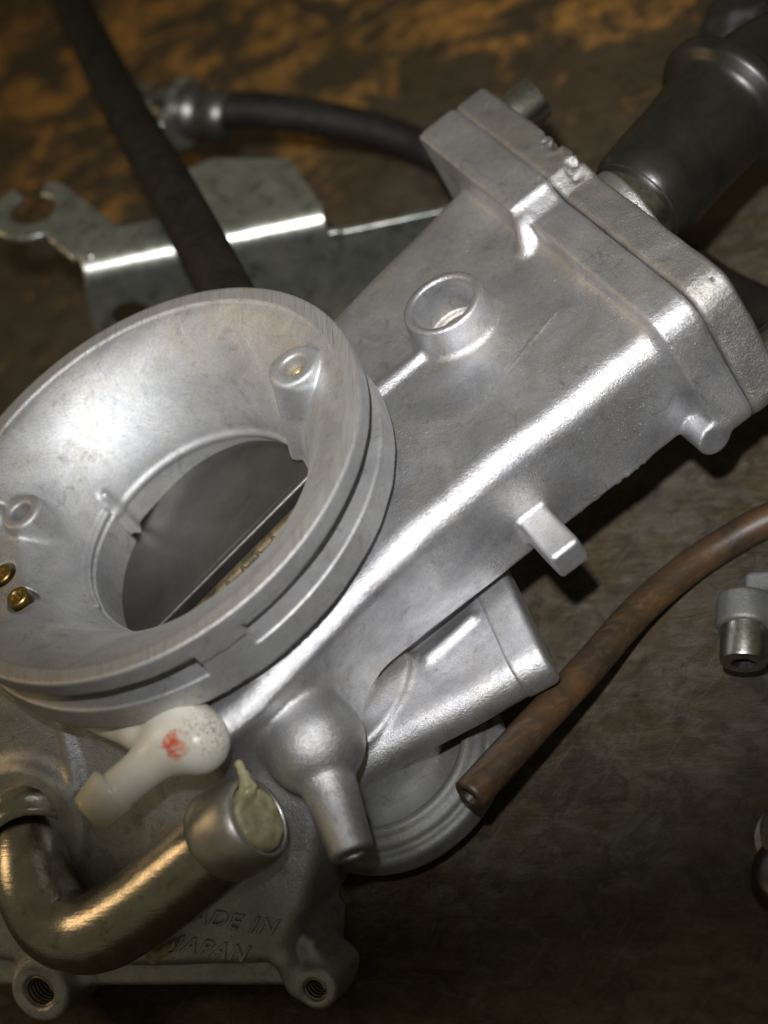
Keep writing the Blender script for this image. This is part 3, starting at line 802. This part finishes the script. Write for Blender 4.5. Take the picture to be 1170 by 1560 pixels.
# cable stop lug with a bolt, standing on the bracket
lugc = RAY(284, 170, 330.0)
n_l = RAY(412, 182, 322.0) - lugc; n_l /= np.linalg.norm(n_l)
def tab(P):
    up = np.array([0, 0, 1.0]); a = frame_cols(n_l)
    c1 = lugc; c2 = f1 + on(292, 268, NT) - NT * .8
    d = s_cap(P, c1, c1 + (c2 - c1) * .45, 6.4, 4.6)
    d = smin(d, s_cap(P, c1 + (c2 - c1) * .45, c2, 4.4, 6.0), 3)
    w = (P - c1.astype(np.float32)) @ n_l.astype(np.float32)
    return smax(d, np.abs(w) - .9, .3)
solid('tab', tab, lugc - np.array([20, 30, 20]), lugc + np.array([20, 20, 20]), .5, ZINC, br)
V, F = lathe(lugc, -n_l, [(5.2, 1.0), (5.4, 1.2), (5.4, 2.2), (5.0, 2.6), (3.9, 2.8), (3.9, 6), (4.7, 6.2), (4.8, 7), (4.7, 11), (4.0, 12), (2.4, 12.2), (2.3, 15), (0, 15.2)], 24)
make('bolt', V, F, SCREW, br, sharp=35)
V, F = lathe(lugc, n_l, [(5.0, .6), (5.2, 1.0), (5.2, 3), (4.4, 3.4), (4.4, 5), (4.6, 5.4), (4.4, 9), (3.4, 9.8)], 32)
make('ferrule', V, F, STEEL_D, br)

# ------------------------------------------------------------------ things cut by the right edge
t2 = thing('linkage_arm', 'grey metal arm with a socket head screw, at the right edge of the bench', 'linkage', U(1150, 950, TABLE))
zc = TABLE + 8
s_c = U(1133, 990, zc)
sd = RC.T @ np.array([-.10, .97, -.45]); sd[2] = max(sd[2], -.15); sd /= np.linalg.norm(sd)
cap_screw(s_c - sd * 3.2, sd, 3.1, 5.2, t2)
def arm(P):
    a = U(1150, 870, zc); b = U(1166, 900, zc)
    d = s_box(P, U(1190, 925, zc - 2), (4.2, 4.2, 3.6), 1.0, frame_cols(sd))
    d = smin(d, s_cyl(P, s_c - sd * 7.5, s_c - sd * 2.9, 3.7, None, .5), 1.2)
    return d
solid('arm', arm, U(1165, 900, zc) - np.array([22, 24, 12]), U(1165, 900, zc) + np.array([22, 30, 12]), .4, ALU_GREY, t2)

t3 = thing('rubber_grommet', 'black rubber grommet with a pale metal edge, at the lower right edge', 'grommet', U(1165, 1300, TABLE))
gc = U(1226, 1340, TABLE)
V, F = lathe(gc, (.15, .1, 1), [(0, 4.0), (3.5, 4.0), (5.3, 3.4), (6.0, 2.4), (6.0, 1), (6.4, .6), (6.4, .5), (6, .1)], 48); make('grommet', V, F, RUBBER, t3)
gm = U(1218, 1280, TABLE)
V, F = lathe(gm, (.1, -.2, 1), [(0, 3.5), (4.2, 3.5), (4.6, 3.1), (4.6, 1), (5.4, .6), (5.4, .1)], 48); make('washer', V, F, STEEL_D, t3, sharp=35)

kc = U(1137, 48, TABLE + 12)
KM = Mat('flecked_black_rubber'); kk = KM.mix(KM.ramp(KM.noise(.6, 5, .75), [(.60, 0.), (.70, 1.)]), (.012, .011, .009), (.20, .17, .13))
KN = KM.set(Base_Color=kk, Roughness=.62).bump(KM.noise(.5, 4), .3).m
def knob(P):
    d = s_cap(P, kc, kc + np.array([6, 3, -1.0]), 7.6, 7.0); d = smin(d, s_cyl(P, kc + np.array([8, 0, -2.]), kc + np.array([26, 2, -4.0]), 9.5, 9.5, 2), 2)
    d = smin(d, s_cyl(P, (kc[0] + 4, kc[1], TABLE), (kc[0] + 4, kc[1], TABLE + 8), 6, None, 1), 2)
    return d + .35 * np.sin(P[:, 0] * .9) * np.sin(P[:, 1] * 1.1 + P[:, 2])
solid('knob', knob, kc - np.array([14, 16, 14]), kc + np.array([40, 16, 14]), .6, KN, None, at=U(1140, 50, TABLE))
kn = bpy.data.objects['knob']; kn['label'] = 'lumpy black knob in the upper right corner, flecked with grey'; kn['category'] = 'knob'

for o in list(bpy.data.objects):
    if 'at' in o: del o['at']
